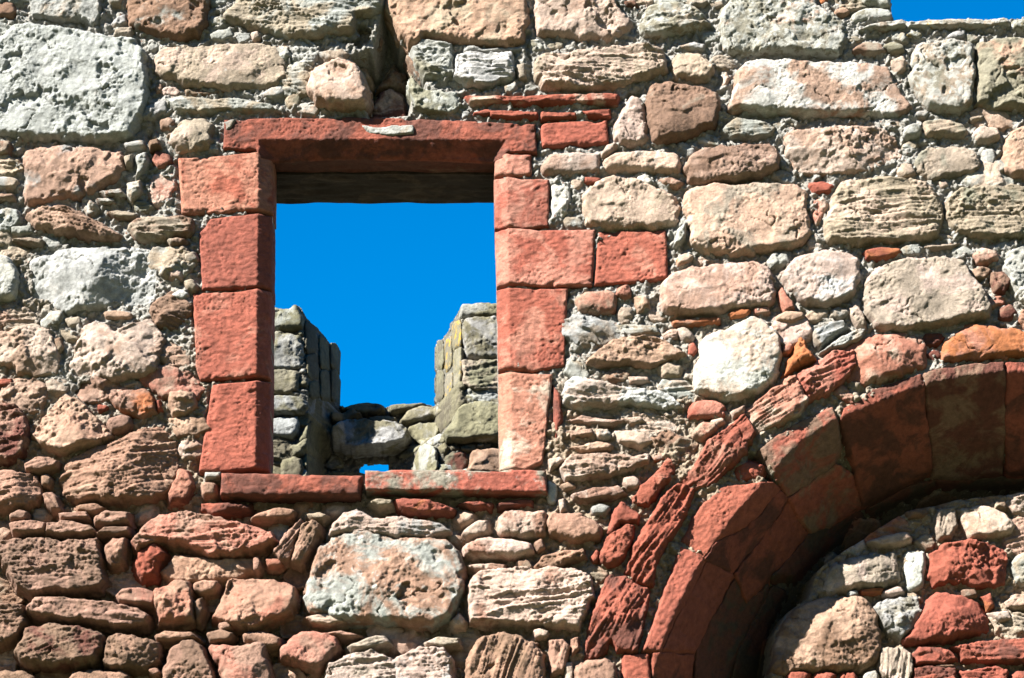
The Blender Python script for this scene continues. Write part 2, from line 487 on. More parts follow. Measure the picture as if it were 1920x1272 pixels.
            f[i0:i1, j0:j1] = np.where(allowed[i0:i1, j0:j1], self.field[i0:i1, j0:j1], 9.0)
            f[max(0, i - 2):i + 3, max(0, j - 2):j + 3] = 9.0
        return out
    def mortar(self, parts, cut, skirt, rough=1.0):
        """bedding mortar; `parts` is a list of (name, material, mask of lattice points)"""
        X, Z = self.X, self.Z
        lvl = self.bed(X, Z) if self.bed else -.012
        s = self.seed
        d = -self.field
        wx = X + .01 * perlin(X * 22, Z * 22, s); wz = Z + .01 * perlin(X * 22 + 4, Z * 22, s + 1)
        lump = (1 - sstep(.1, .6, worley(wx, wz, 30, s + 2))) * .010 + (1 - sstep(.1, .55, worley(wx, wz * 1.3, 62, s + 3))) * .006
        h = self.base(X, Z) + lvl + rough * (fbm(X, Z, 9, 4, s + 4, .6) * .022 + lump + facet(wx, wz, 26, s + 6) * .018 + facet(wx, wz, 55, s + 7) * .009 + fbm(X, Z, 60, 3, s + 5, .7) * .008 - .008)
        h += .010 * np.exp(-np.clip(d, 0, 1) / .012) * sstep(-.15, .3, perlin(X * 6, Z * 6, s + 9))      # smeared up against the stones
        h -= .016 * np.exp(-np.clip(-self.dress, 0, 1) / .016)                                            # raked out between dressed blocks
        kv = (self.field < .030) & ~cut(X, Z)
        keep = kv[:-1, :-1] & kv[1:, :-1] & kv[1:, 1:] & kv[:-1, 1:]
        return [self.mesh(n, 0, len(self.xs), 0, len(self.zs), h, keep & m[:-1, :-1], mat, self.parent, skirt, True) for n, mat, m in parts]
def adopt(part, kids):
    for o in kids:
        o.parent = part
        o.location = o.location - part.location

# ------------------------------------------------------------------ the ground
def ground():
    n = 90
    g = np.sign(np.linspace(-1, 1, n)) * np.abs(np.linspace(-1, 1, n)) ** 3 * 400
    X, Y = np.meshgrid(g, g, indexing='ij')
    Z = fbm(X, Y, .03, 3, 5) * .4 * sstep(15, 80, np.hypot(X, Y))
    Z += (48 + 14 * fbm(X, Y, .011, 3, 8)) * sstep(26, 150, np.hypot(X * .8, Y)) * sstep(10, -60, Y)      # unseen slope behind the camera, added to block low sky light
    V = np.stack([X, Y, Z], -1).reshape(-1, 3); idx = np.arange(n * n).reshape(n, n)
    F = np.stack([idx[:-1, :-1], idx[1:, :-1], idx[1:, 1:], idx[:-1, 1:]], -1).reshape(-1, 4)
    m, nt, b = new_mat('mown_grass')
    pos = N(nt, 'ShaderNodeNewGeometry').outputs['Position']
    col = mixc(nt, maprange(nt, noise_node(nt, pos, .9, 8, .7), .35, .65), (.035, .055, .018), (.085, .08, .038))
    nt.links.new(col, b.inputs['Base Color'])
    o = link_mesh('ground', V, F, m, None)
    tag(o, 'grass ground below the ruin, with an added unseen slope opposite that blocks low sky light', 'ground', 'structure')
ground()

# ------------------------------------------------------------------ shape of the wall face: window chamfer, splayed arch, cavities
def P0(px, py, y=0.0): return on_plane(px, py, y)
XL = [P0(485, 290), P0(479, 885)]; XR = [P0(950, 270), P0(960, 885)]
Z_TOP = P0(700, 265)[1]; Z_SILL = P0(700, 892)[1]
CH = .058
def line_x(L, z): return L[0][0] + (z - L[0][1]) * (L[1][0] - L[0][0]) / (L[1][1] - L[0][1])
ARRIS_PX = [(1190, 1350), (1217, 1272), (1255, 1165), (1300, 1070), (1360, 985), (1430, 900), (1500, 826), (1570, 783),
            (1650, 750), (1725, 722), (1800, 707), (1880, 697), (1960, 694), (2060, 703), (2170, 735), (2290, 800), (2400, 900), (2480, 1010), (2540, 1120), (2590, 1260), (2620, 1350)]
_a = [P0(*q) for q in ARRIS_PX]
ARCH_POLY = np.array(_a + [(_a[-1][0], -3), (_a[0][0], -3)])
ARCH_BACK, ARCH_DROP, INFILL_BACK = .46, .30, .31
INFILL = np.array([on_plane(a, b, .31) for a, b in parse_pts("1440,1500 1446,1262 1455,1185 1478,1148 1516,1124 1534,1072 1556,1052 1600,1026 1650,992 1700,962 1800,940 1920,928 2060,930 2240,960 2400,1060 2460,1500")])
CAV = [("700,104 716,40 720,0 726,28 738,52 750,78 773,92 771,110 783,130 797,150 790,163 772,172 766,216 690,216 686,160 682,128 660,108 690,100", .24),
       ("8,300 24,300 31,328 14,334", .10), ("1178,176 1206,166 1194,190 1176,190", .10), ("1404,850 1424,850 1456,904 1430,892 1402,872", .13),
       ("366,1176 398,1172 402,1186 372,1190", .06), ("246,975 262,960 264,1006 248,1012", .05), ("204,1070 222,1086 228,1112 206,1106 194,1088", .06),
       ("272,250 285,248 290,268 276,270", .06), ("0,1120 40,1120 48,1136 0,1132", .05), ("0,1215 30,1205 28,1235 0,1240", .06), ("300,1175 330,1174 330,1188 300,1188", .04),
       ("1118,1005 1136,1000 1130,1018 1116,1022", .05)]
CAV = [(np.array([P0(*q) for q in parse_pts(s)]), d) for s, d in CAV]
def wall_base(x, z, cavities=True):
    t = np.minimum(np.minimum(x - line_x(XL, z), line_x(XR, z) - x), Z_TOP - z)
    h = -np.clip(t, 0, CH) * (z > Z_SILL)
    s = np.clip(sdf(x, z, ARCH_POLY), 0, 9) if np.max(x) > .3 else 0.0 * x
    s = np.sqrt(s * s + .012 ** 2) - .012
    h = h - ARCH_BACK * np.clip(s / ARCH_DROP, 0, 1)
    if np.max(x) > .3:
        deep = h - .28 * sstep(.28, .42, s)
        f = sstep(-.035, .0, sdf(x, z, INFILL))
        h = deep * (1 - f) - INFILL_BACK * f
    for P, d in CAV if cavities else ():
        lo, hi = P.min(0) - .05, P.max(0) + .05
        m = (x > lo[0]) & (x < hi[0]) & (z > lo[1]) & (z < hi[1])
        if m.any():
            h[m] -= d * sstep(-.012, .03, sdf(x[m], z[m], P))
    return h

wall = bpy.data.objects.new('castle_ruin', None); COL.objects.link(wall)
wall.location = (0, 0, 0)
tag(wall, 'ruined rubble sandstone wall with red framed window opening and blocked red arch', 'wall')
_l, _t = P0(0, 636)[0] - .22, P0(960, 0)[1] + .14
_r, _b = P0(1920, 636)[0] + .38, P0(960, 1272)[1] - .22
main = Panel(0.0, (_l, _r, _b, _t), .0043, wall_base, M_MORTAR, wall, 3)
main.flat = lambda x, z: wall_base(x, z, False)
def mortar_depth(X, Z):
    d = .002 - .060 * sstep(5.2, 4.3, Z) * sstep(.4, -.6, X) - .012 * sstep(4.9, 4.2, Z)
    return d - .028 * sstep(.0, .05, sdf(X, Z, ARCH_POLY)) * (1 - sstep(-.05, .0, sdf(X, Z, INFILL)))
main.bed = mortar_depth

def edge_out(pts):
    out = []
    for x, y in pts:
        if x <= 0: x -= 45
        if x >= 1920: x += 60
        if y <= 0: y -= 40
        if y >= 1272: y += 50
        out.append((x, y))
    return out
def build(panel, name, data, **kw):
    for ln in data.strip().splitlines():
        head, p = ln.split('|')
        h = head.split()
        tones, style, Hc = h[0], h[1], float(h[2])
        if panel is main and name == 'stone':               # lower courses are of a rosier brown stone
            c = np.mean(parse_pts(p), 0)
            if (c[1] > 730 and c[0] < 560) or (c[1] > 930 and c[0] < 1130): tones = tones.translate(str.maketrans('ptk', 'hhp' if c[0] < 560 else 'htk'))
        ang = float(h[3]) if len(h) > 3 else 0
        yl = float(h[4]) if len(h) > 4 else 0
        panel.stone(name, tones, style, Hc, ang, panel.pts(edge_out(parse_pts(p))), yellow=yl, **kw)

# dressed red window surround
J = dict(depth=.22)
main.strip('lintel', 'rd', 'f', 2.2, "422,228 520,224 700,223 860,229 1004,236", "418,282 482,284 489,301 600,301 800,302 942,302 950,289 1007,289", .06, R=.010)
for s, T, B in (('rq', "334,299 420,294 512,292", "341,403 420,402 512,402"),
                ('rr', "374,440 396,412 510,408", "379,546 440,545 510,546"),
                ('rq', "362,552 440,549 509,549", "368,690 376,716 430,712 508,712"),
                ('rr', "398,722 450,719 508,719", "373,886 440,886 505,885")):
    main.strip('jamb_stone', s, 'f', 2.0, T, B, .22)
for s, T, B in (('rq', "928,294 960,292 996,292", "927,333 960,333 997,331"),
                ('rq', "926,339 980,338 1030,338", "927,431 980,432 1029,428"),
                ('rq', "928,436 1020,434 1116,433", "931,541 1020,540 1110,538"),
                ('qr', "931,547 1000,544 1064,543", "934,697 1000,700 1058,688"),
                ('qk', "934,704 990,702 1036,704", "936,885 985,884 1018,868")):
    main.strip('jamb_stone', s, 'f', 2.0, T, B, .22)
main.strip('jamb_stone', 'rq', 'f', 1.6, "1121,436 1190,434 1249,433", "1114,536 1190,532 1252,524", .12)
main.strip('sill', 'rd', 'f', 6.5, "417,894 550,896 682,899", "415,936 540,937 676,936", .30, R=.02)
main.strip('sill', 'rr', 'f', 6.0, "686,889 860,888 1024,890", "687,926 860,930 1026,931", .30, R=.012)
main.strip('red_block', 'rr', 'f', 1.6, "1013,233 1070,229 1138,227", "1016,277 1080,276 1141,270", .12)
set_tone(bpy.data.objects['sill.001'], 'rv', main.rnd, .25, .5)
bpy.data.objects['sill.001']['label'] = 'red sill stone with grey green weathered top edge'

build(main, 'mortar_patch', """
gt f 3.0|664,233 700,240 778,236 780,256 740,263 690,258
gt f 3.0|418,229 448,227 437,246 424,252
""", grow=.0)

# inner lintels behind the dressed one
def slab(name, x0, x1, y0, y1, z0, z1, tones, seed):
    nx, ny, nz = int((x1 - x0) / .02), max(3, int((y1 - y0) / .02)), max(3, int((z1 - z0) / .02))
    Vs, Fs, n = [], [], 0
    def face(o, a, b, na, nb):
        nonlocal n
        A, B = np.meshgrid(np.linspace(0, 1, na + 1), np.linspace(0, 1, nb + 1), indexing='ij')
        Vs.append((np.array(o) + A[..., None] * np.array(a) + B[..., None] * np.array(b)).reshape(-1, 3))
        idx = n + np.arange((na + 1) * (nb + 1)).reshape(na + 1, nb + 1); n += idx.size
        Fs.append(np.stack([idx[:-1, :-1], idx[1:, :-1], idx[1:, 1:], idx[:-1, 1:]], -1).reshape(-1, 4))
    dx, dy, dz = x1 - x0, y1 - y0, z1 - z0
    face((x0, y0, z0), (dx, 0, 0), (0, 0, dz), nx, nz); face((x0, y1, z0), (0, 0, dz), (dx, 0, 0), nz, nx)
    face((x0, y0, z0), (0, dy, 0), (dx, 0, 0), ny, nx); face((x0, y0, z1), (dx, 0, 0), (0, dy, 0), nx, ny)
    face((x0, y0, z0), (0, 0, dz), (0, dy, 0), nz, ny); face((x1, y0, z0), (0, dy, 0), (0, 0, dz), ny, nz)
    V = np.concatenate(Vs)
    dn = fbm(V[:, 0] + V[:, 1] * 3, V[:, 1] * 6 + V[:, 2], 5, 3, seed) * .010
    V[:, 2] += dn; V[:, 1] += dn * .5
    o = link_mesh(name, V, np.concatenate(Fs), M_STONE, wall, ((x0 + x1) / 2, (y0 + y1) / 2, (z0 + z1) / 2), False)
    set_tone(o, tones, main.rnd, 0, 0)
zl = Z_TOP - CH
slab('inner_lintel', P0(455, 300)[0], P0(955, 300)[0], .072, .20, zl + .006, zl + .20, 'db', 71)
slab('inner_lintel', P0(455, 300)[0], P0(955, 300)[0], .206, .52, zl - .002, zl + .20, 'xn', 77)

# rubble stones of the wall face, course by course
build(main, 'stone', """
bv s 3|0,8 25,6 35,25 28,36 0,38
gt p 4|60,0 188,0 192,30 178,53 160,40 120,42 85,38 60,34
gt c 1.5|205,50 222,30 240,28 238,45 215,60
tg s 2|197,0 232,0 232,14 205,12
bg sp 5|240,5 262,0 395,0 388,45 375,70 345,78 315,72 290,70 265,60 243,52
tg sl 5 -6|420,30 440,12 470,0 716,0 716,25 690,32 668,34 664,64 640,66 612,66 585,74 540,76 500,63 450,47 428,40
tb c -6|664,36 690,38 708,60 702,82 680,97 640,90 605,78 640,68 662,66
pt sp 4.5|722,10 740,0 975,0 990,30 985,70 975,88 940,90 900,88 850,80 800,72 775,88 752,75 740,50 728,32
kp sp 4|1005,0 1135,0 1160,20 1185,45 1180,62 1150,75 1090,76 1060,68 1010,72 1002,40
bd c 2|1168,4 1190,2 1200,18 1175,14
vt sl 4 8|1205,30 1212,15 1240,10 1280,8 1305,15 1320,35 1336,50 1310,60 1280,65 1240,72 1200,70 1200,50
tv s 2|1330,8 1352,5 1358,14 1340,20
vp sp 4.5|1350,25 1370,5 1385,0 1515,0 1528,12 1560,25 1580,45 1586,75 1575,105 1540,106 1480,103 1400,104 1358,102 1350,70
oo s 2|1530,0 1558,0 1550,10 1538,8
pt s 2|1565,22 1580,16 1594,24 1585,30 1568,29
vt s 3.5 0 .2|1610,0 1664,0 1667,14 1660,17 1640,12 1615,12
vg s 3 0 .2|1595,32 1620,18 1650,17 1668,21 1672,36 1640,42 1600,46
vt l 4 4 .6|1602,62 1630,50 1690,42 1700,55 1660,62 1640,58 1615,63
vt l 4 2 .7|1700,46 1760,41 1840,41 1882,39 1895,50 1870,55 1800,56 1700,57
vt s 4 0 .7|1895,42 1920,38 1920,60 1898,62
tb s 3|1595,98 1620,82 1650,84 1662,100 1630,105
tv s 3|1655,90 1672,82 1692,90 1695,100 1670,102
vv s 3 0 1|1698,70 1710,63 1728,68 1722,76
vt sp 5 0 .2|1712,100 1725,88 1780,82 1822,86 1826,140 1822,208 1790,214 1762,212 1735,202 1702,152 1712,130
pv sp 5|1830,86 1870,78 1920,76 1920,208 1828,210 1832,140
gg sp 5.5|8,75 25,52 65,52 130,60 200,75 255,80 272,105 278,150 275,195 265,230 245,262 200,268 130,265 60,262 10,258 0,240 0,90
tk s 4|292,110 310,95 360,92 420,88 480,86 520,90 538,115 540,150 520,165 470,168 420,170 370,165 345,160 310,148 293,135
bt l 2|345,170 380,168 420,172 400,182 350,180
pk s 2|292,165 303,160 305,172 294,178
gt l 3 -4|305,190 340,184 400,190 450,188 510,200 522,208 480,212 430,210 380,214 330,212
gt c 2|390,70 410,58 435,55 440,70 420,82 400,80
kt s 3 0 .4|470,66 485,63 490,76 476,80
kp sp 8 0 .35|580,150 600,128 630,122 665,125 682,150 688,185 686,208 660,208 620,208 595,200 580,175
tv s 2|535,190 545,172 560,172 565,190 558,205 542,205
gt c 2|488,178 510,166 530,164 535,178 520,188 495,186
gt c 2|590,100 640,95 658,105 650,120 610,118
gp c 2|500,95 540,90 550,110 520,125 505,115
dk s 9|692,195 715,182 740,180 762,200 764,222 720,225 695,218
bt c 6|700,150 740,140 763,150 762,180 730,172
tb s 5|705,125 740,122 748,138 712,140
tb s 6|765,138 785,130 795,150 775,165
tb s 5|665,110 685,108 692,130 680,135
gv l 4 0|772,95 790,82 850,86 846,105 852,140 830,155 800,150 782,128
wg l 4.5 3|855,108 880,104 960,104 962,150 930,160 880,162 850,150
gg l 2.5 0|868,84 905,92 985,90 985,100 905,104 868,100
gv p 3.5|772,182 790,172 820,175 850,178 870,195 850,215 800,215 775,205
rk l 4 1|868,183 900,182 960,185 1050,182 1140,180 1162,184 1158,200 1120,200 1050,200 990,200 930,196 880,198
rr s 2|885,215 915,208 925,214 905,218
rr l 2.5|915,210 960,210 1010,212 1008,226 960,226 920,222
rr l 2.5|1014,212 1082,214 1082,225 1014,227
rr l 2.5|1087,210 1145,206 1146,224 1100,222 1087,216
tk sl 5 -5|1005,115 1030,105 1080,102 1140,95 1180,92 1210,88 1245,100 1248,140 1220,148 1190,152 1150,168 1110,172 1060,172 1020,170 1005,145 1000,128
tv s 4|1260,115 1275,103 1315,106 1335,125 1340,140 1325,155 1290,150 1262,150 1258,135
gt c 2|1262,90 1300,80 1325,85 1320,98 1290,95
kk s 4|1155,235 1170,205 1185,190 1205,192 1210,230 1216,268 1190,275 1165,272 1152,262
bt s 6|1210,190 1225,162 1260,162 1320,172 1345,180 1348,210 1340,235 1315,250 1280,265 1240,272 1224,270 1217,230
wp s 5|1378,150 1390,128 1420,118 1480,120 1520,122 1600,122 1660,128 1670,145 1690,175 1712,208 1700,218 1660,222 1600,215 1540,218 1480,218 1420,214 1365,212 1372,185
tk c 2|1362,135 1370,150 1362,168 1352,165 1355,140
pk c 3|1668,118 1690,108 1702,120 1695,135 1682,145 1672,130
tk c 2|965,125 985,120 990,150 970,155
ts s 0|0,0 1,0 1,1
tb s 5|0,275 20,268 25,280 18,298 0,300
gt s 4|0,340 25,335 38,345 30,358 0,362
tb l 4|0,366 28,368 31,378 0,385
pg sp 4.5|45,290 80,280 140,278 200,285 232,290 230,320 222,335 190,355 150,375 100,378 60,385 48,380 50,330
gt s 4|232,275 270,268 275,282 240,285
tb c 5|280,272 300,266 304,282 282,288
gt c 5|255,300 275,290 282,310 270,330 255,345 258,320
tb c 5|232,300 252,295 250,315 238,318
vt c 5|240,350 265,345 270,365 250,385 240,375
vb l 5|185,365 230,360 238,372 200,378
vb l 4|180,378 215,376 218,385 190,387
kt s 4|320,255 345,230 385,225 400,240 398,275 370,285 335,285 318,270
pb s 3|300,230 318,222 330,232 320,248 302,245
qd c 2|290,285 320,292 325,310 300,320 285,305
kq s 1.5|285,330 330,320 330,350 320,380 290,390 275,370
pb scl 6 -12|50,410 80,398 120,396 150,402 170,415 200,430 228,445 225,452 190,455 150,448 110,442 70,430
tb l 4|20,452 60,450 85,455 80,465 40,460
tb sl 5 6|240,430 260,415 300,410 345,410 365,420 362,440 330,452 290,456 255,452
bt l 4|200,402 225,398 260,405 255,415 215,413
tb c 4|312,455 335,450 355,455 345,465 320,468
wg sc 5 62|52,490 85,478 120,470 145,465 180,470 230,468 280,468 298,480 300,505 306,530 300,555 280,575 240,580 200,580 160,585 120,590 95,575 60,570 48,560 52,530
wg s 5|0,478 15,485 32,510 35,535 28,562 0,575
kp s 3|310,512 330,505 345,512 342,528 318,530
gt s 3|345,480 365,475 372,490 360,500 345,495
tb s 3|345,530 360,525 372,540 365,552 350,545
ww s 3|322,555 340,545 355,555 345,565 325,562
gt c 3|0,405 15,395 40,400 40,420 20,440 0,440
gt c 3|20,430 60,425 65,440 40,448 22,445
pp s 3|195,590 220,585 248,590 245,600 200,600
kp c 4.5|0,632 30,622 70,617 95,620 105,650 115,690 110,706 70,708 35,705 28,690 0,680
kp c 5|128,690 145,650 155,620 180,607 205,615 220,625 250,612 285,600 300,625 308,640 305,665 295,700 270,710 220,715 160,712 130,705
tb s 3|102,640 115,635 120,655 110,665
gt s 2|120,600 150,595 155,610 130,615
rd l 3|0,713 25,712 28,728 0,733
po c 4|200,745 240,735 275,733 290,750 292,775 265,782 235,780 215,760
kp c 4|320,740 345,735 365,740 370,765 350,782 325,778 316,760
rr s 3|185,762 205,765 198,773 185,772
rr c 2|290,755 300,750 305,770 296,775
kp c 6|60,822 80,790 100,765 125,742 150,755 175,775 200,800 215,820 190,835 155,842 120,850 90,845
pd l 5 8|0,760 30,762 50,780 55,820 45,855 20,868 0,870
tp l 5 5|48,875 70,862 95,860 112,868 108,880 80,888 50,888
tb s 3|78,895 90,890 99,900 95,916 80,912
tb l 4 -50|80,930 98,925 112,940 118,960 100,960 85,945
tb s 4|202,790 230,780 245,785 250,800 235,812 210,815
pk lc 6 10|110,905 120,875 145,855 180,840 230,825 270,805 310,800 330,825 338,850 335,885 325,910 305,930 290,938 240,940 180,938 135,938 115,925
dq c 2|335,880 350,880 362,910 350,940 320,945 315,930
pt lc 5 6|0,890 40,888 75,895 80,930 70,945 30,955 0,960
tb s 5|20,970 40,960 55,965 50,978 22,978
bt c 3|142,950 180,944 200,955 182,965 145,962
tp l 6|20,985 60,980 90,985 88,1002 50,1006 25,1003
tb l 6|90,985 130,980 170,990 182,1002 160,1008 110,1008 88,1004
pb l 6|178,975 200,962 245,965 245,985 215,990 180,988
tb l 6 4|180,1005 200,993 245,992 245,1005 220,1010
pb l 4|110,965 165,962 170,975 115,978
bt l 6 -3|0,1030 30,1015 70,1012 120,1020 185,1015 192,1060 200,1095 190,1105 150,1112 100,1112 60,1118 35,1105 15,1075 5,1050
bt c 5|198,1030 215,1015 240,1013 238,1040 228,1062 208,1065 200,1050
qp l 6 -4|250,1020 275,985 300,972 350,965 400,970 450,985 510,1005 520,1020 500,1030 440,1040 390,1045 350,1025 300,1015 260,1035
rd c 2|258,1040 290,1015 310,1040 290,1080 265,1090 250,1065
pk c 1|330,1040 400,1050 470,1045 500,1040 480,1070 440,1085 380,1090 320,1088 300,1070
qp c 5|218,1120 230,1108 270,1106 295,1115 290,1140 260,1138 225,1132
pq c 6|290,1115 320,1098 352,1090 362,1115 365,1165 340,1172 300,1172 295,1140
pb s 5|365,1098 390,1092 410,1095 405,1112 380,1118 365,1110
pb c 4|362,1130 380,1122 385,1145 375,1172 368,1165
pq c 6.5|398,1162 415,1130 430,1095 470,1088 510,1088 548,1100 556,1125 545,1150 520,1165 480,1182 450,1180 410,1168
bt l 6|0,1135 45,1140 50,1175 30,1200 5,1215 0,1215
bt l 7 -4|52,1150 70,1128 130,1125 140,1130 200,1132 260,1145 282,1160 275,1175 230,1178 180,1172 120,1165 75,1160
bd sl 7.5 10|30,1230 60,1178 100,1175 150,1182 190,1190 198,1210 180,1245 130,1252 70,1250 40,1245
pb c 7|196,1240 205,1200 225,1192 270,1202 300,1208 302,1245 270,1258 220,1255 198,1250
pb c 6|308,1260 320,1225 345,1205 365,1202 385,1225 420,1272 310,1272
pq sc 6|390,1210 450,1215 500,1205 500,1235 530,1272 430,1272 415,1250
pb l 5|290,1195 310,1188 360,1188 375,1200 330,1205 295,1205
pb s 5|388,1190 420,1184 440,1192 430,1205 395,1206
pq s 5|455,1192 490,1186 525,1198 525,1215 500,1218 460,1205
bt s 5|130,1265 180,1260 240,1262 245,1272 128,1272
bt s 5|0,1262 60,1262 80,1272 0,1272
tb s 5|280,1260 296,1256 302,1266 290,1270
pp s 4|410,1172 430,1168 437,1182 415,1186
pt l 5 55|512,1040 540,1000 562,975 568,985 555,1020 545,1050 530,1055
bp l 5 58|568,985 585,978 602,990 598,1005 580,1040 565,1060 548,1055 558,1020
bt s 4|480,968 520,955 555,960 550,972 510,977 470,976
tk l 3|575,965 600,962 616,968 605,978 585,976
pp s 3|475,1050 485,1045 490,1060 485,1072 477,1070
pq s 3|497,1050 525,1050 530,1062 505,1065
gp sp 5.5|572,1120 580,1090 590,1050 610,1015 640,1005 680,1000 740,1010 800,1012 845,1020 862,1040 872,1080 868,1110 855,1135 845,1160 800,1172 740,1168 700,1165 650,1165 600,1155 580,1150 575,1135
kg l 4 0|618,1005 625,985 645,965 670,960 700,975 760,972 830,985 845,998 810,1008 740,1008 690,1002
kp l 4|570,1160 600,1152 640,1158 650,1168 620,1176 585,1172
kk c 2|845,1165 860,1150 875,1165 870,1178 850,1178
tb l 4|692,945 705,938 735,940 738,950 710,956
or c 4|738,940 760,936 810,942 855,955 850,965 800,966 755,960
rd l 3|860,945 900,940 920,948 890,955
pq s 6|525,1220 560,1188 600,1190 630,1195 638,1215 610,1245 595,1260 560,1245 530,1235
pp l 4|610,1190 640,1185 680,1195 660,1200
kt l 5 12|652,1215 700,1195 720,1195 735,1208 700,1220 660,1222
kt l 5 10|600,1272 615,1250 660,1228 700,1222 730,1235 745,1260 748,1272
gk l 5 6|735,1240 780,1218 830,1215 845,1240 850,1272 750,1272
tk l 4|795,1205 820,1196 860,1198 865,1212 830,1216 800,1212
kp s 4|868,1000 895,980 915,978 918,1000 900,1008 875,1008
pk s 5|870,1025 900,1012 960,1015 995,1022 1000,1038 960,1048 900,1045 872,1042
pk l 2|872,1060 920,1055 950,1060 945,1075 890,1072
pk s 5|935,975 950,962 1020,962 1025,985 1018,1005 975,1010 935,1005
pb s 5|1024,985 1032,965 1080,965 1110,978 1130,995 1120,1012 1080,1020 1050,1010 1028,1002
pb l 5 14|1002,1065 1020,1045 1060,1035 1095,1032 1100,1050 1060,1060 1040,1072 1005,1070
pb s 3|1000,1020 1015,1012 1022,1030 1008,1038
tb s 3|968,1055 990,1050 1000,1070 975,1072
kp l 5.5 8|878,1100 900,1075 960,1070 1020,1068 1080,1070 1105,1085 1112,1120 1100,1150 1085,1180 1040,1178 980,1172 930,1172 885,1170 878,1140
pb sl 6 72|868,1272 880,1230 905,1200 940,1188 970,1195 1005,1210 1018,1230 1018,1272
tk s 4|1000,1185 1015,1180 1030,1188 1025,1198 1005,1198
pb l 4 80|1030,1205 1055,1200 1068,1215 1058,1262 1035,1265
pb l 4 70|1070,1200 1085,1195 1085,1220 1072,1232
kb c 3|1058,1245 1075,1240 1075,1272 1058,1272
pb s 5|1078,1255 1100,1240 1140,1240 1155,1255 1155,1272 1075,1272
kp s 3.5|1018,312 1030,292 1080,290 1122,292 1125,310 1120,325 1080,330 1045,330 1020,328
kg s 4|1130,305 1160,290 1215,288 1270,290 1275,310 1270,328 1230,325 1180,322 1140,322
ww c 2|1035,345 1065,340 1070,360 1065,400 1050,420 1035,415
kk s 2|1070,340 1095,338 1090,355 1075,360
kt s 4|1090,375 1115,348 1145,335 1190,340 1230,355 1265,370 1275,395 1265,420 1230,430 1180,430 1130,430 1100,425 1095,400
bp s 6|1282,320 1300,290 1350,282 1400,278 1450,278 1460,300 1455,322 1420,335 1370,345 1320,348 1295,345
ww s 3|1195,335 1210,330 1225,345 1215,352 1198,348
bp c 3|1232,340 1260,335 1285,345 1270,355 1245,352
rr s 2|1092,335 1128,336 1122,346 1095,347
et s 5|1282,370 1310,352 1370,352 1430,348 1480,348 1510,360 1512,395 1520,440 1500,462 1440,470 1380,480 1320,478 1290,465 1292,420
vg c 5|1270,435 1285,420 1285,450 1275,465 1262,462
ok s 4|1268,488 1285,478 1302,485 1290,497 1272,502
gt l 3|1350,250 1380,225 1430,230 1455,240 1450,255 1410,262 1370,262
kp c 4|1470,255 1500,248 1530,245 1590,242 1650,245 1680,260 1692,285 1690,300 1660,315 1620,325 1560,330 1510,330 1490,325 1475,290
vg s 4|1692,245 1712,235 1728,240 1725,255 1705,262 1693,258
tv sl 4|1730,232 1760,228 1800,235 1815,250 1805,260 1770,258 1735,258
tk s 4|1825,255 1835,242 1870,245 1875,262 1850,272 1828,270
tb c 3|1815,225 1845,220 1840,230 1820,232
tv s 4|1712,305 1725,285 1755,278 1800,280 1830,290 1838,315 1825,330 1780,335 1740,340 1720,325
gt s 3|1840,285 1860,282 1868,300 1860,315 1845,312
tp sc 4|1880,275 1900,245 1920,230 1920,330 1900,335 1878,325 1882,300
rr s 2|1515,345 1540,342 1565,350 1555,362 1525,365
qk c 1.5|1520,380 1545,370 1555,385 1540,420 1530,430 1522,410
tk sl 5 3|1555,395 1575,345 1620,340 1700,338 1740,350 1762,380 1768,410 1755,445 1720,455 1650,458 1600,462 1550,458 1545,430
tv l 5 1|1775,380 1800,358 1860,355 1920,352 1920,450 1880,450 1820,448 1785,435 1772,410
pk s 2|1755,345 1770,340 1778,350 1765,357
kp s 5|1238,555 1248,525 1280,510 1340,500 1400,495 1440,500 1450,530 1452,560 1440,578 1400,580 1340,590 1290,595 1245,590
kw s 5|1465,520 1490,485 1530,475 1580,475 1608,490 1612,515 1600,550 1580,572 1540,578 1505,572 1490,560 1480,545
tk s 6|1618,560 1625,525 1640,508 1690,492 1740,488 1800,490 1815,515 1840,550 1855,580 1850,600 1810,605 1740,615 1690,625 1640,620 1625,590
or s 4|1618,475 1640,468 1685,470 1690,480 1660,488 1625,490
tv l 3 6|1725,465 1780,460 1802,458 1790,467 1740,472
kq s 4|1822,480 1840,468 1868,475 1872,488 1845,500 1830,498
db c 4|1855,515 1880,512 1895,530 1880,555 1865,550 1855,530
db s 3|1875,580 1895,572 1908,590 1890,605 1872,600
wg p 4|1885,490 1900,465 1920,460 1920,600 1905,560 1890,530 1880,505
qp c 4|1458,550 1465,540 1485,570 1490,585 1470,590 1460,575
kp s 4|1455,595 1475,588 1505,590 1508,602 1480,610 1455,605
oo s 4|1364,592 1390,582 1408,585 1400,598 1370,602
op s 3|1260,605 1300,600 1350,598 1350,608 1300,612 1262,612
qp s 3|1410,582 1440,578 1445,590 1415,594
wk s 6|1310,650 1330,630 1380,615 1410,598 1440,610 1460,640 1465,670 1455,710 1430,735 1390,750 1340,750 1300,735 1300,700 1310,680
gt l 5 28|1522,628 1550,610 1580,606 1590,616 1560,640 1535,655 1528,650
gt l 5 24|1535,665 1570,640 1600,625 1622,622 1615,638 1580,655
oo c 5|1465,710 1480,680 1500,640 1510,650 1515,665 1528,680 1490,700
qp s 4|1465,655 1480,645 1488,655 1478,668 1466,668
kt c 3|1588,580 1605,572 1618,590 1625,620 1605,615 1595,600
rq s 3|1290,650 1300,645 1308,660 1300,672 1290,668
kt s 3|1230,690 1250,680 1280,690 1275,710 1240,712
kt s 3|1270,620 1285,615 1300,630 1295,645 1278,640
pq s 3|1080,560 1100,550 1145,548 1155,560 1152,585 1120,590 1085,585
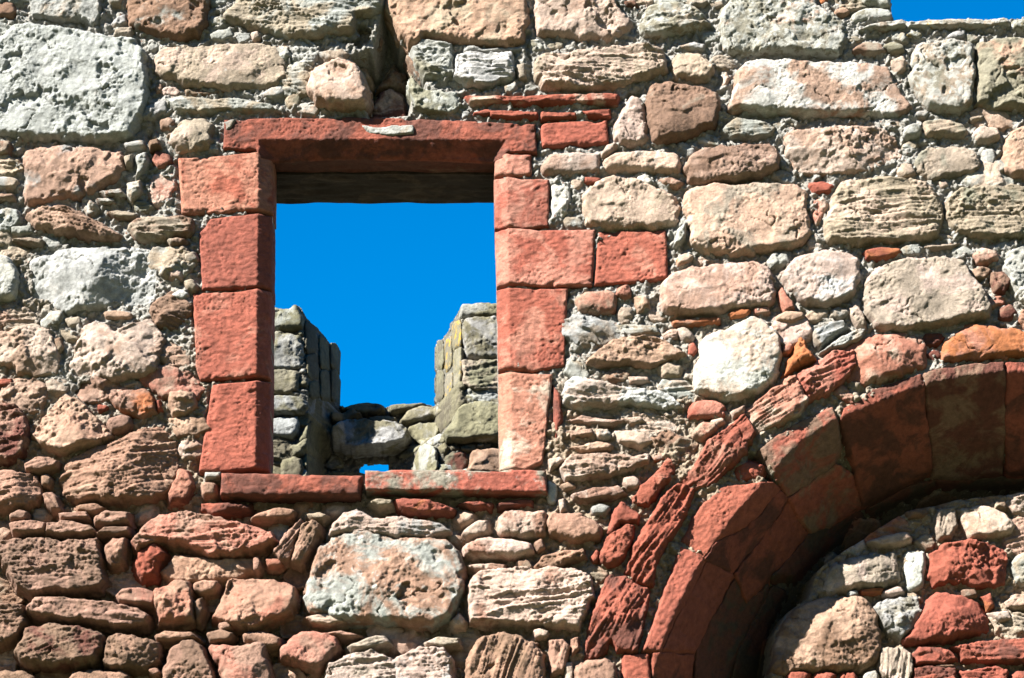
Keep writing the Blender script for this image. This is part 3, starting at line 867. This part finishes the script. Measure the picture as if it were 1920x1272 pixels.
kp c 2|1185,560 1215,555 1220,580 1195,590
vt l 2|1120,612 1180,608 1230,612 1240,628 1180,632 1130,628
kp l 5 -8|1100,685 1120,660 1150,640 1210,635 1250,645 1280,665 1285,670 1260,678 1220,690 1180,685 1140,688
wk l 5 -3|1060,720 1090,712 1140,725 1200,735 1250,740 1280,765 1240,768 1180,760 1120,765 1075,768 1058,755
pk c 3|1175,708 1215,710 1220,721 1180,723
pk l 3|1065,790 1090,780 1140,788 1180,790 1150,800 1100,800
pb l 4|1060,812 1110,806 1115,820 1070,827
kp l 3|1162,785 1200,782 1212,795 1184,800
pk l 4|1065,842 1120,830 1150,837 1145,848 1090,852
kp c 3|1150,810 1210,812 1230,830 1200,842 1160,832
pk l 5 4|1050,880 1070,858 1120,854 1180,860 1220,854 1215,870 1180,885 1140,895 1100,900 1060,905
pk l 5 8|1070,930 1110,920 1160,915 1175,928 1150,938 1090,945 1075,940
bp s 3|1050,912 1070,906 1080,916 1060,922
gk s 4|1108,955 1125,948 1145,955 1135,968 1112,968
kk c 3|1045,940 1060,935 1065,960 1050,965
rq s 4|1290,770 1300,755 1340,752 1360,765 1358,785 1320,788 1292,785
qp s 4|1300,810 1315,795 1340,795 1345,808 1320,828 1300,822
kq s 3|1330,792 1355,786 1360,796 1342,806
kp c 3|1367,775 1398,760 1394,782 1372,788
ok s 2|1220,858 1240,852 1245,864 1225,870
rd c 2|1037,715 1050,740 1056,790 1041,832 1037,780
pb s 3|378,905 405,908 407,930 380,932
vt l 3|385,888 415,888 415,898 385,900
rd c 2|376,942 470,946 470,958 400,966 376,956
ww s 1.5|1027,902 1045,910 1040,945 1030,945 1026,925
rd l 2.5|932,946 960,938 1000,938 1000,950 935,955
rd s 2|902,946 925,945 920,955
kb c 3|1028,862 1050,857 1060,870 1032,884
""".replace('ts s 0|0,0 1,0 1,1\n', ''))

# red voussoirs of the arch: two eroded outer rings and the splayed inner order
build(main, 'voussoir', """
rq c 4|1185,945 1195,925 1230,890 1255,862 1266,880 1240,920 1215,948 1195,950
rr c 4|1140,1000 1148,965 1165,945 1180,955 1198,968 1195,983 1160,985 1150,1005
rr c 4|1125,1050 1135,1012 1150,1003 1175,988 1190,990 1185,1020 1160,1060 1140,1065
rr c 2|1108,1045 1118,1030 1125,1035 1122,1055 1112,1058
rd cl 5 60|1100,1200 1110,1160 1130,1110 1145,1080 1170,1085 1195,1100 1215,1110 1208,1150 1195,1220 1160,1222 1148,1195 1130,1225 1100,1235
rr cl 5 55|1178,1060 1195,1020 1215,985 1250,930 1270,912 1300,920 1285,960 1260,1000 1235,1040 1225,1075 1220,1100 1190,1085 1178,1075
qr cl 5 42|1272,905 1310,870 1330,830 1345,820 1360,810 1395,785 1410,815 1395,850 1360,885 1335,910 1305,918
qk lc 5 30|1395,775 1447,738 1488,713 1500,740 1512,755 1495,780 1440,805 1415,815
rq lc 5 28|1492,712 1530,690 1560,668 1600,665 1600,690 1580,710 1560,735 1515,755 1502,735
qk sc 4 18|1562,664 1610,640 1660,632 1710,625 1732,640 1734,690 1700,700 1660,710 1604,728 1582,714
qo s 4|1765,680 1770,650 1800,625 1820,612 1870,620 1920,630 1920,668 1880,670 1820,673
""", grow=.012)
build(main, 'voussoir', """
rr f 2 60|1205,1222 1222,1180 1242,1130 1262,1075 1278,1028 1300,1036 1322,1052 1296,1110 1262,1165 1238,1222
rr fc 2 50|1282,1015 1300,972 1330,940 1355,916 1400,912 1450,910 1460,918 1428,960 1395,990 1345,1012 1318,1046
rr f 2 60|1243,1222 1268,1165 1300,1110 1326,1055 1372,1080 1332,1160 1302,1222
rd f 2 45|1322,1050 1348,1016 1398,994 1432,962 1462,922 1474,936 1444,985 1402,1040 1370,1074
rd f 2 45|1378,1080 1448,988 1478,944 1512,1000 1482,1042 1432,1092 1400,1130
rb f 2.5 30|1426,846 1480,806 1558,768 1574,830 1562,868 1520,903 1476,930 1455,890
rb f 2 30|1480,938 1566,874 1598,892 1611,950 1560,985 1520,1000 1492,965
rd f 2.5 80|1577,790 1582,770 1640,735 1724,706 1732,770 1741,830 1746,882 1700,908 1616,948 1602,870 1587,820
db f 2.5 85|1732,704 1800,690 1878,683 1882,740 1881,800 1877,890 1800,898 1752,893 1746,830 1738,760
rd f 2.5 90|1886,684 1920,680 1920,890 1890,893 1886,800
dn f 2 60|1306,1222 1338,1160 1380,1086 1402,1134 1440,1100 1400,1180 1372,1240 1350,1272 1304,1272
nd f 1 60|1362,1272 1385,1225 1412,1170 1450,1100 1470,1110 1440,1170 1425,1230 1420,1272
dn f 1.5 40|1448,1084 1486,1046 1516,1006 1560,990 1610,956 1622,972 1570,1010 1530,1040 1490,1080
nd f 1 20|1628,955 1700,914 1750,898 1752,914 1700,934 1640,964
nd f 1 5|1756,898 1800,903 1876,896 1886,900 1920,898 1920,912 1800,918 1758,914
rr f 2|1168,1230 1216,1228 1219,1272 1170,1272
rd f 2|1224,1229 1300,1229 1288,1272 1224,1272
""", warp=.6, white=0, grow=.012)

# stones of the blocking inside the arch
build(main, 'infill_stone', """
bp sc 6|1445,1265 1455,1190 1480,1150 1515,1128 1570,1120 1620,1125 1640,1150 1650,1190 1648,1230 1620,1258 1560,1260 1500,1256 1470,1270
tk cs 5|1535,1115 1545,1080 1560,1062 1600,1048 1640,1042 1680,1040 1685,1065 1690,1090 1650,1103 1600,1106 1560,1115
kp s 4|1622,1020 1650,1008 1700,1000 1710,1015 1690,1025 1650,1028
kt l 4 80|1752,970 1760,958 1790,955 1792,990 1780,1012 1760,1015 1750,995
kp s 4|1797,958 1830,950 1880,962 1900,985 1895,1005 1850,1012 1820,1008 1805,990
rr c 6|1738,1085 1745,1040 1770,1025 1810,1015 1850,1020 1885,1035 1888,1080 1885,1100 1830,1105 1800,1095 1750,1100
gw s 3|1697,1037 1730,1035 1734,1060 1728,1105 1704,1108 1698,1070
kg s 4|1655,1112 1685,1102 1695,1115 1670,1122 1655,1120
or l 4|1612,1109 1658,1104 1650,1115 1614,1117
gg s 4|1590,1112 1605,1110 1608,1118 1592,1122
gv c 5|1635,1145 1650,1130 1690,1124 1720,1122 1728,1150 1715,1180 1690,1202 1665,1190 1650,1165
rr sc 6|1690,1205 1710,1180 1735,1140 1750,1114 1790,1118 1840,1135 1860,1165 1855,1190 1820,1192 1760,1205 1720,1210
or c 4|1838,1120 1855,1114 1865,1140 1850,1148
tb s 4|1800,1110 1825,1108 1832,1120 1808,1125
kg c 4|1850,1152 1890,1147 1895,1165 1870,1172
tg s 4|1895,1050 1920,1015 1920,1095 1905,1095
kp c 4|1882,1130 1900,1118 1920,1112 1920,1145 1890,1142
tk l 5 85|1650,1222 1690,1215 1706,1230 1710,1262 1690,1272 1648,1258
rd c 5|1710,1230 1720,1216 1760,1216 1778,1222 1796,1240 1770,1249 1715,1248
rd l 5|1784,1216 1840,1206 1920,1196 1920,1240 1860,1245 1802,1240 1797,1222
rd l 5|1712,1256 1750,1253 1790,1256 1795,1272 1715,1272
rr l 5|1800,1264 1860,1253 1888,1260 1885,1272 1800,1272
rr s 4|1475,1262 1510,1260 1520,1268 1480,1272
rr s 4|1525,1264 1560,1262 1568,1270 1530,1272
rr s 4|1572,1264 1605,1262 1608,1272 1575,1272
rd s 4|1892,1262 1920,1258 1920,1272 1892,1272
gt s 4|1618,1264 1645,1260 1648,1272 1620,1272
db s 4|1752,1251 1788,1251 1785,1254 1755,1254
""")
SKY_CUT = np.array([P0(1668, -260), P0(1669, 0), P0(1672, 36), P0(1700, 40), P0(1800, 39), P0(1920, 35), P0(2400, 30), P0(2400, -260)])
WIN_CUT = np.array([P0(464, 232), P0(942, 234), P0(950, 908), P0(458, 908)])
def wall_cut(X, Z):
    return (sdf(X + .012 * fbm(X, Z, 9, 3, 61), Z + .020 * fbm(X, Z, 7, 4, 62, .6), SKY_CUT) > 0) | (sdf(X, Z, WIN_CUT) > 0)
arch_s = sdf(main.X, main.Z, ARCH_POLY)
allowed = ~wall_cut(main.X, main.Z) & ~((arch_s > -.01) & (arch_s < .40)) & (sdf(main.X, main.Z, SKY_CUT) < -.03)
for P, d in CAV:
    allowed &= sdf(main.X, main.Z, P) < -.02
def pick_tone(x, z, r):
    if -.30 < float(sdf(np.array([x]), np.array([z]), ARCH_POLY)[0]) < .0: return r.choice(['qr', 'rr', 'qp', 'rd'])
    up = (z - 4.0) / 2.8 + r.uniform(-.3, .3)
    if up > .68: return r.choice(['gt', 'gg', 'tg', 'kt', 'tv', 'vt'])
    if up > .38: return r.choice(['kt', 'kp', 'tk', 'gk', 'pk', 'tg', 'kg', 'gt'])
    return r.choice(['pb', 'pk', 'tp', 'bt', 'qp', 'kp', 'tb'])
main.fill('pinning_stone', 260, .0135, .10, pick_tone, allowed)
is_infill = (sdf(main.X, main.Z, INFILL) > -.03) & (arch_s > .05)
is_arch = (arch_s > 0) & ~is_infill
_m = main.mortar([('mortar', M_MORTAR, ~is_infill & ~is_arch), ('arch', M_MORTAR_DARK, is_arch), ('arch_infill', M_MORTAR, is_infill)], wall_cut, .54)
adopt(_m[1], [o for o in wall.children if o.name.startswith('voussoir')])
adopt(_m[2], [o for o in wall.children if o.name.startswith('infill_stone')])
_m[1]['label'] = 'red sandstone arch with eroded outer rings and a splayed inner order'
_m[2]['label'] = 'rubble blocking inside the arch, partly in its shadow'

# bed of the window surround behind its dressed stones
def surround():
    e, y0, y1 = .006, .075, .212
    def at(px, py): return on_plane(px, py, 0.0)
    xl0, xl1 = line_x(XL, Z_TOP) + CH - e, line_x(XL, Z_SILL) + CH - e
    xr0, xr1 = line_x(XR, Z_TOP) - CH + e, line_x(XR, Z_SILL) - CH + e
    zt, zb, zs = Z_TOP + .055, Z_SILL - .05, Z_SILL - .012
    V, F = [], []
    def box(quad):
        n = len(V)
        for y in (y0, y1):
            for x, z in quad: V.append((x, y, z))
        F.extend([(n, n + 1, n + 2, n + 3), (n + 7, n + 6, n + 5, n + 4)])
        for i in range(4):
            j = (i + 1) % 4; F.append((n + j, n + i, n + 4 + i, n + 4 + j))
    ol, orr = at(440, 500)[0], at(985, 500)[0]
    box([(ol, zb), (xl1, zb), (xl0, zt), (ol, zt)])
    box([(xr1, zb), (orr, zb), (orr, zt), (xr0, zt)])
    box([(xl1 + .002, zb), (xr1 - .002, zb), (xr1 - .002, zs), (xl1 + .002, zs)])
    o = link_mesh('window_surround', V, F, M_MORTAR, wall, ((ol + orr) / 2, 0, Z_SILL), False)
    o['label'] = 'dressed red sandstone window surround with chamfered edges'
    adopt(o, [c for c in wall.children if c.name.split('.')[0] in ('lintel', 'jamb_stone', 'sill', 'inner_lintel', 'mortar_patch')])
surround()

# the same masonry going on outside the picture, down to the grass
def beyond():
    xs = np.arange(-5.2, 5.6, .03); zs = np.arange(-.05, 7.15, .03)
    X, Z = np.meshgrid(xs, zs, indexing='ij')
    wx = X + .06 * perlin(X * 3, Z * 3, 5); wz = Z + .05 * perlin(X * 3 + 8, Z * 3, 6)
    w = worley(wx * .7, wz * 1.25, 4.2, 9)
    h = wall_base(X, Z) - .06 + .07 * (1 - sstep(.30, .62, w)) + fbm(X, Z, 6, 4, 7) * .03
    x0, x1, z0, z1 = main.xs[0] + .02, main.xs[-1] - .03, main.zs[0] + .02, main.zs[-1] - .03
    kv = ~((X > x0) & (X < x1) & (Z > z0) & (Z < z1)) & ~((X > P0(1668, 0)[0]) & (Z > 6.74))
    pn = Panel(0, (0, 1, 0, 1), .5, wall_base, None, wall, 4)
    pn.X, pn.Z, pn.xs, pn.zs = X, Z, xs, zs
    keep = kv[:-1, :-1] & kv[1:, :-1] & kv[1:, 1:] & kv[:-1, 1:]
    o = pn.mesh('rubble_masonry', 0, len(xs), 0, len(zs), h, keep, M_STONE, wall, .80)
    set_tone(o, 'tp', main.rnd); o['kind'] = 'stuff'
beyond()

# ------------------------------------------------------------------ far parapet seen through the window
FY = 4.0
def Pf(px, py, d=0.0): return on_plane(px, py, FY + d)
fl0, fl1 = Pf(567, 590), Pf(577, 752); fr0, fr1 = Pf(867, 575), Pf(860, 752)
THK = .46
def far_base(x, z):
    xl = fl0[0] + (z - fl0[1]) * (fl1[0] - fl0[0]) / (fl1[1] - fl0[1])
    xr = fr0[0] + (z - fr0[1]) * (fr1[0] - fr0[0]) / (fr1[1] - fr0[1])
    t = np.minimum((x - xl) / .185, (xr - x) / .15)
    up = sstep(Z_FS - .05, Z_FS + .06, z)
    rec = np.clip((x - XREC0) / .06, 0, 1) * (1 - sstep(XREC1, XREC2, x))
    return -THK * np.clip(t, 0, 1) * up - .45 * rec * (1 - up)     # splayed notch, broken-out hollow under it
XREC0, XREC1, XREC2 = Pf(576, 840)[0], Pf(742, 840)[0], Pf(835, 840)[0]
Z_FS = Pf(720, 800)[1]
parapet = bpy.data.objects.new('ruined_parapet', None); COL.objects.link(parapet)
parapet.location = (0, FY, 0)
tag(parapet, 'grey lichened parapet with a square notch seen through the window opening', 'parapet')
fx0, fz0 = Pf(150, 960); fx1, fz1 = Pf(1290, 540)
far = Panel(FY, (fx0, fx1, fz0, fz1), .0062, far_base, None, parapet, 12)
far_parent_inv = None
build(far, 'stone', """
mg s 4 0 .3|470,590 512,580 540,585 556,573 568,600 566,615 530,618 470,618
mg s 4 0 .5|470,632 530,628 562,632 566,660 560,690 530,694 470,690
mv s 4 0 .7|470,698 535,695 560,700 558,735 530,742 470,740
mg s 7|470,748 560,748 578,762 570,778 545,782 470,780
mg s 5|470,785 540,788 560,785 558,815 545,822 470,820
ym s 3 0 .3|572,602 592,612 594,660 574,662
ym s 3|574,668 595,664 598,710 577,712
ym s 3 0 .4|598,627 615,641 617,690 600,690
ym s 3|600,696 617,696 619,750 602,752
my s 3|620,646 632,645 632,690 621,690
ym s 3|621,696 632,696 632,752 622,752
ym s 3|579,718 597,716 600,748 582,750
mg s 4 0 .4|862,580 880,572 970,570 970,596 880,598 862,596
mg cs 5|869,605 900,600 970,600 970,672 880,672 871,640
mt l 4 4|868,680 970,678 970,730 900,735 870,725
mg s 7|836,815 850,790 870,765 900,758 970,765 970,822 890,826 842,828
mv s 3 0 1|848,607 864,602 866,650 850,655
mv s 3 0 .8|850,660 868,655 866,720 852,730
mv s 3 0 1|834,642 846,632 847,690 836,700
mv s 3 0 .9|836,706 849,700 847,748 834,750
my s 3 0 .6|819,642 831,638 832,690 819,690
my s 3 0 .6|819,697 832,696 832,750 819,752
mg s 6|750,795 765,775 790,765 820,765 830,775 815,785 780,795 755,800
mg s 6|765,805 790,797 815,797 822,810 805,825 780,825
mg s 17|622,815 650,802 690,802 720,804 750,808 768,825 762,840 740,848 700,852 660,855 630,845
ym s 14|620,782 660,778 680,786 670,798 625,798
ym s 5|638,763 680,758 715,760 722,774 700,780 642,772
ym s 5|728,764 760,760 800,759 790,765 750,775 730,780
ym s 3|582,794 590,792 612,797 612,830 590,840 560,835
mg c 7|772,890 786,845 800,838 815,845 820,880 815,892
pb s 6|880,888 885,850 910,845 970,848 970,892 880,892
yd s 1|835,852 870,847 876,870 868,890 834,890
ym s 4|528,865 560,860 570,885 560,900 528,900
ym s 4|575,870 600,865 612,885 610,900 575,900
ym s 4|540,842 600,850 612,860 560,858
ym s 4|688,786 720,782 745,786 740,797 700,799
""", grow=.013)
FTOP_PX = [(60, 575), (230, 572), (380, 580), (505, 566), (512, 571), (528, 581), (540, 586), (550, 573), (560, 574), (575, 591), (590, 606), (600, 616), (610, 629), (618, 641), (633, 642),
           (634, 755), (660, 758), (690, 753), (710, 756), (722, 761), (740, 758), (790, 757), (815, 758), (816, 634), (829, 633), (831, 628), (840, 622), (844, 602), (851, 598), (862, 577), (870, 571), (900, 573), (940, 569), (1100, 575), (1400, 580)]
_ft = [far.pt(*q) for q in FTOP_PX]
F_REGION = np.array(_ft + [(_ft[-1][0] + .5, fz0 - 1), (_ft[0][0] - .5, fz0 - 1)])
F_HOLE = far.pts("676,871 683,866 723,865 729,871 733,925 673,925")
def far_cut(X, Z):
    wx = X + .01 * perlin(X * 14, Z * 14, 3); wz = Z + .012 * perlin(X * 14 + 5, Z * 14, 4)
    return (sdf(wx, wz, F_REGION) < 0.004) | (sdf(wx, wz, F_HOLE) > 0)
F_VOID = far.pts("628,850 700,858 775,846 775,935 628,935")
fa = ~far_cut(far.X, far.Z) & (sdf(far.X, far.Z, F_REGION) > .03) & (sdf(far.X, far.Z, F_VOID) < .0)
far.fill('pinning_stone', 150, .02, .14, lambda x, z, r: r.choice(['ym', 'mg', 'my', 'mv']), fa)
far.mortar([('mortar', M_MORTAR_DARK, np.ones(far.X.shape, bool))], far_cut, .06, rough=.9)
# body of the parapet wall below the window's view, down to the grass
def far_lower():
    xs = np.arange(fx0, fx1, .04); zs = np.arange(-.05, fz0 + .06, .04)
    X, Z = np.meshgrid(xs, zs, indexing='ij')
    w = worley(X * .7, Z * 1.25, 4.2, 19)
    h = -.05 + .06 * (1 - sstep(.3, .62, w)) + fbm(X, Z, 6, 3, 8) * .02
    pn = Panel(FY, (0, 1, 0, 1), .5, far_base, None, parapet, 14); pn.X, pn.Z, pn.xs, pn.zs = X, Z, xs, zs
    o = pn.mesh('rubble_masonry', 0, len(xs), 0, len(zs), h, np.ones((len(xs) - 1, len(zs) - 1), bool), M_STONE, parapet, .6)
    set_tone(o, 'vt', far.rnd); o['kind'] = 'stuff'
far_lower()
for ch in parapet.children:                                  # parts were placed in world coordinates
    ch.location.y -= FY
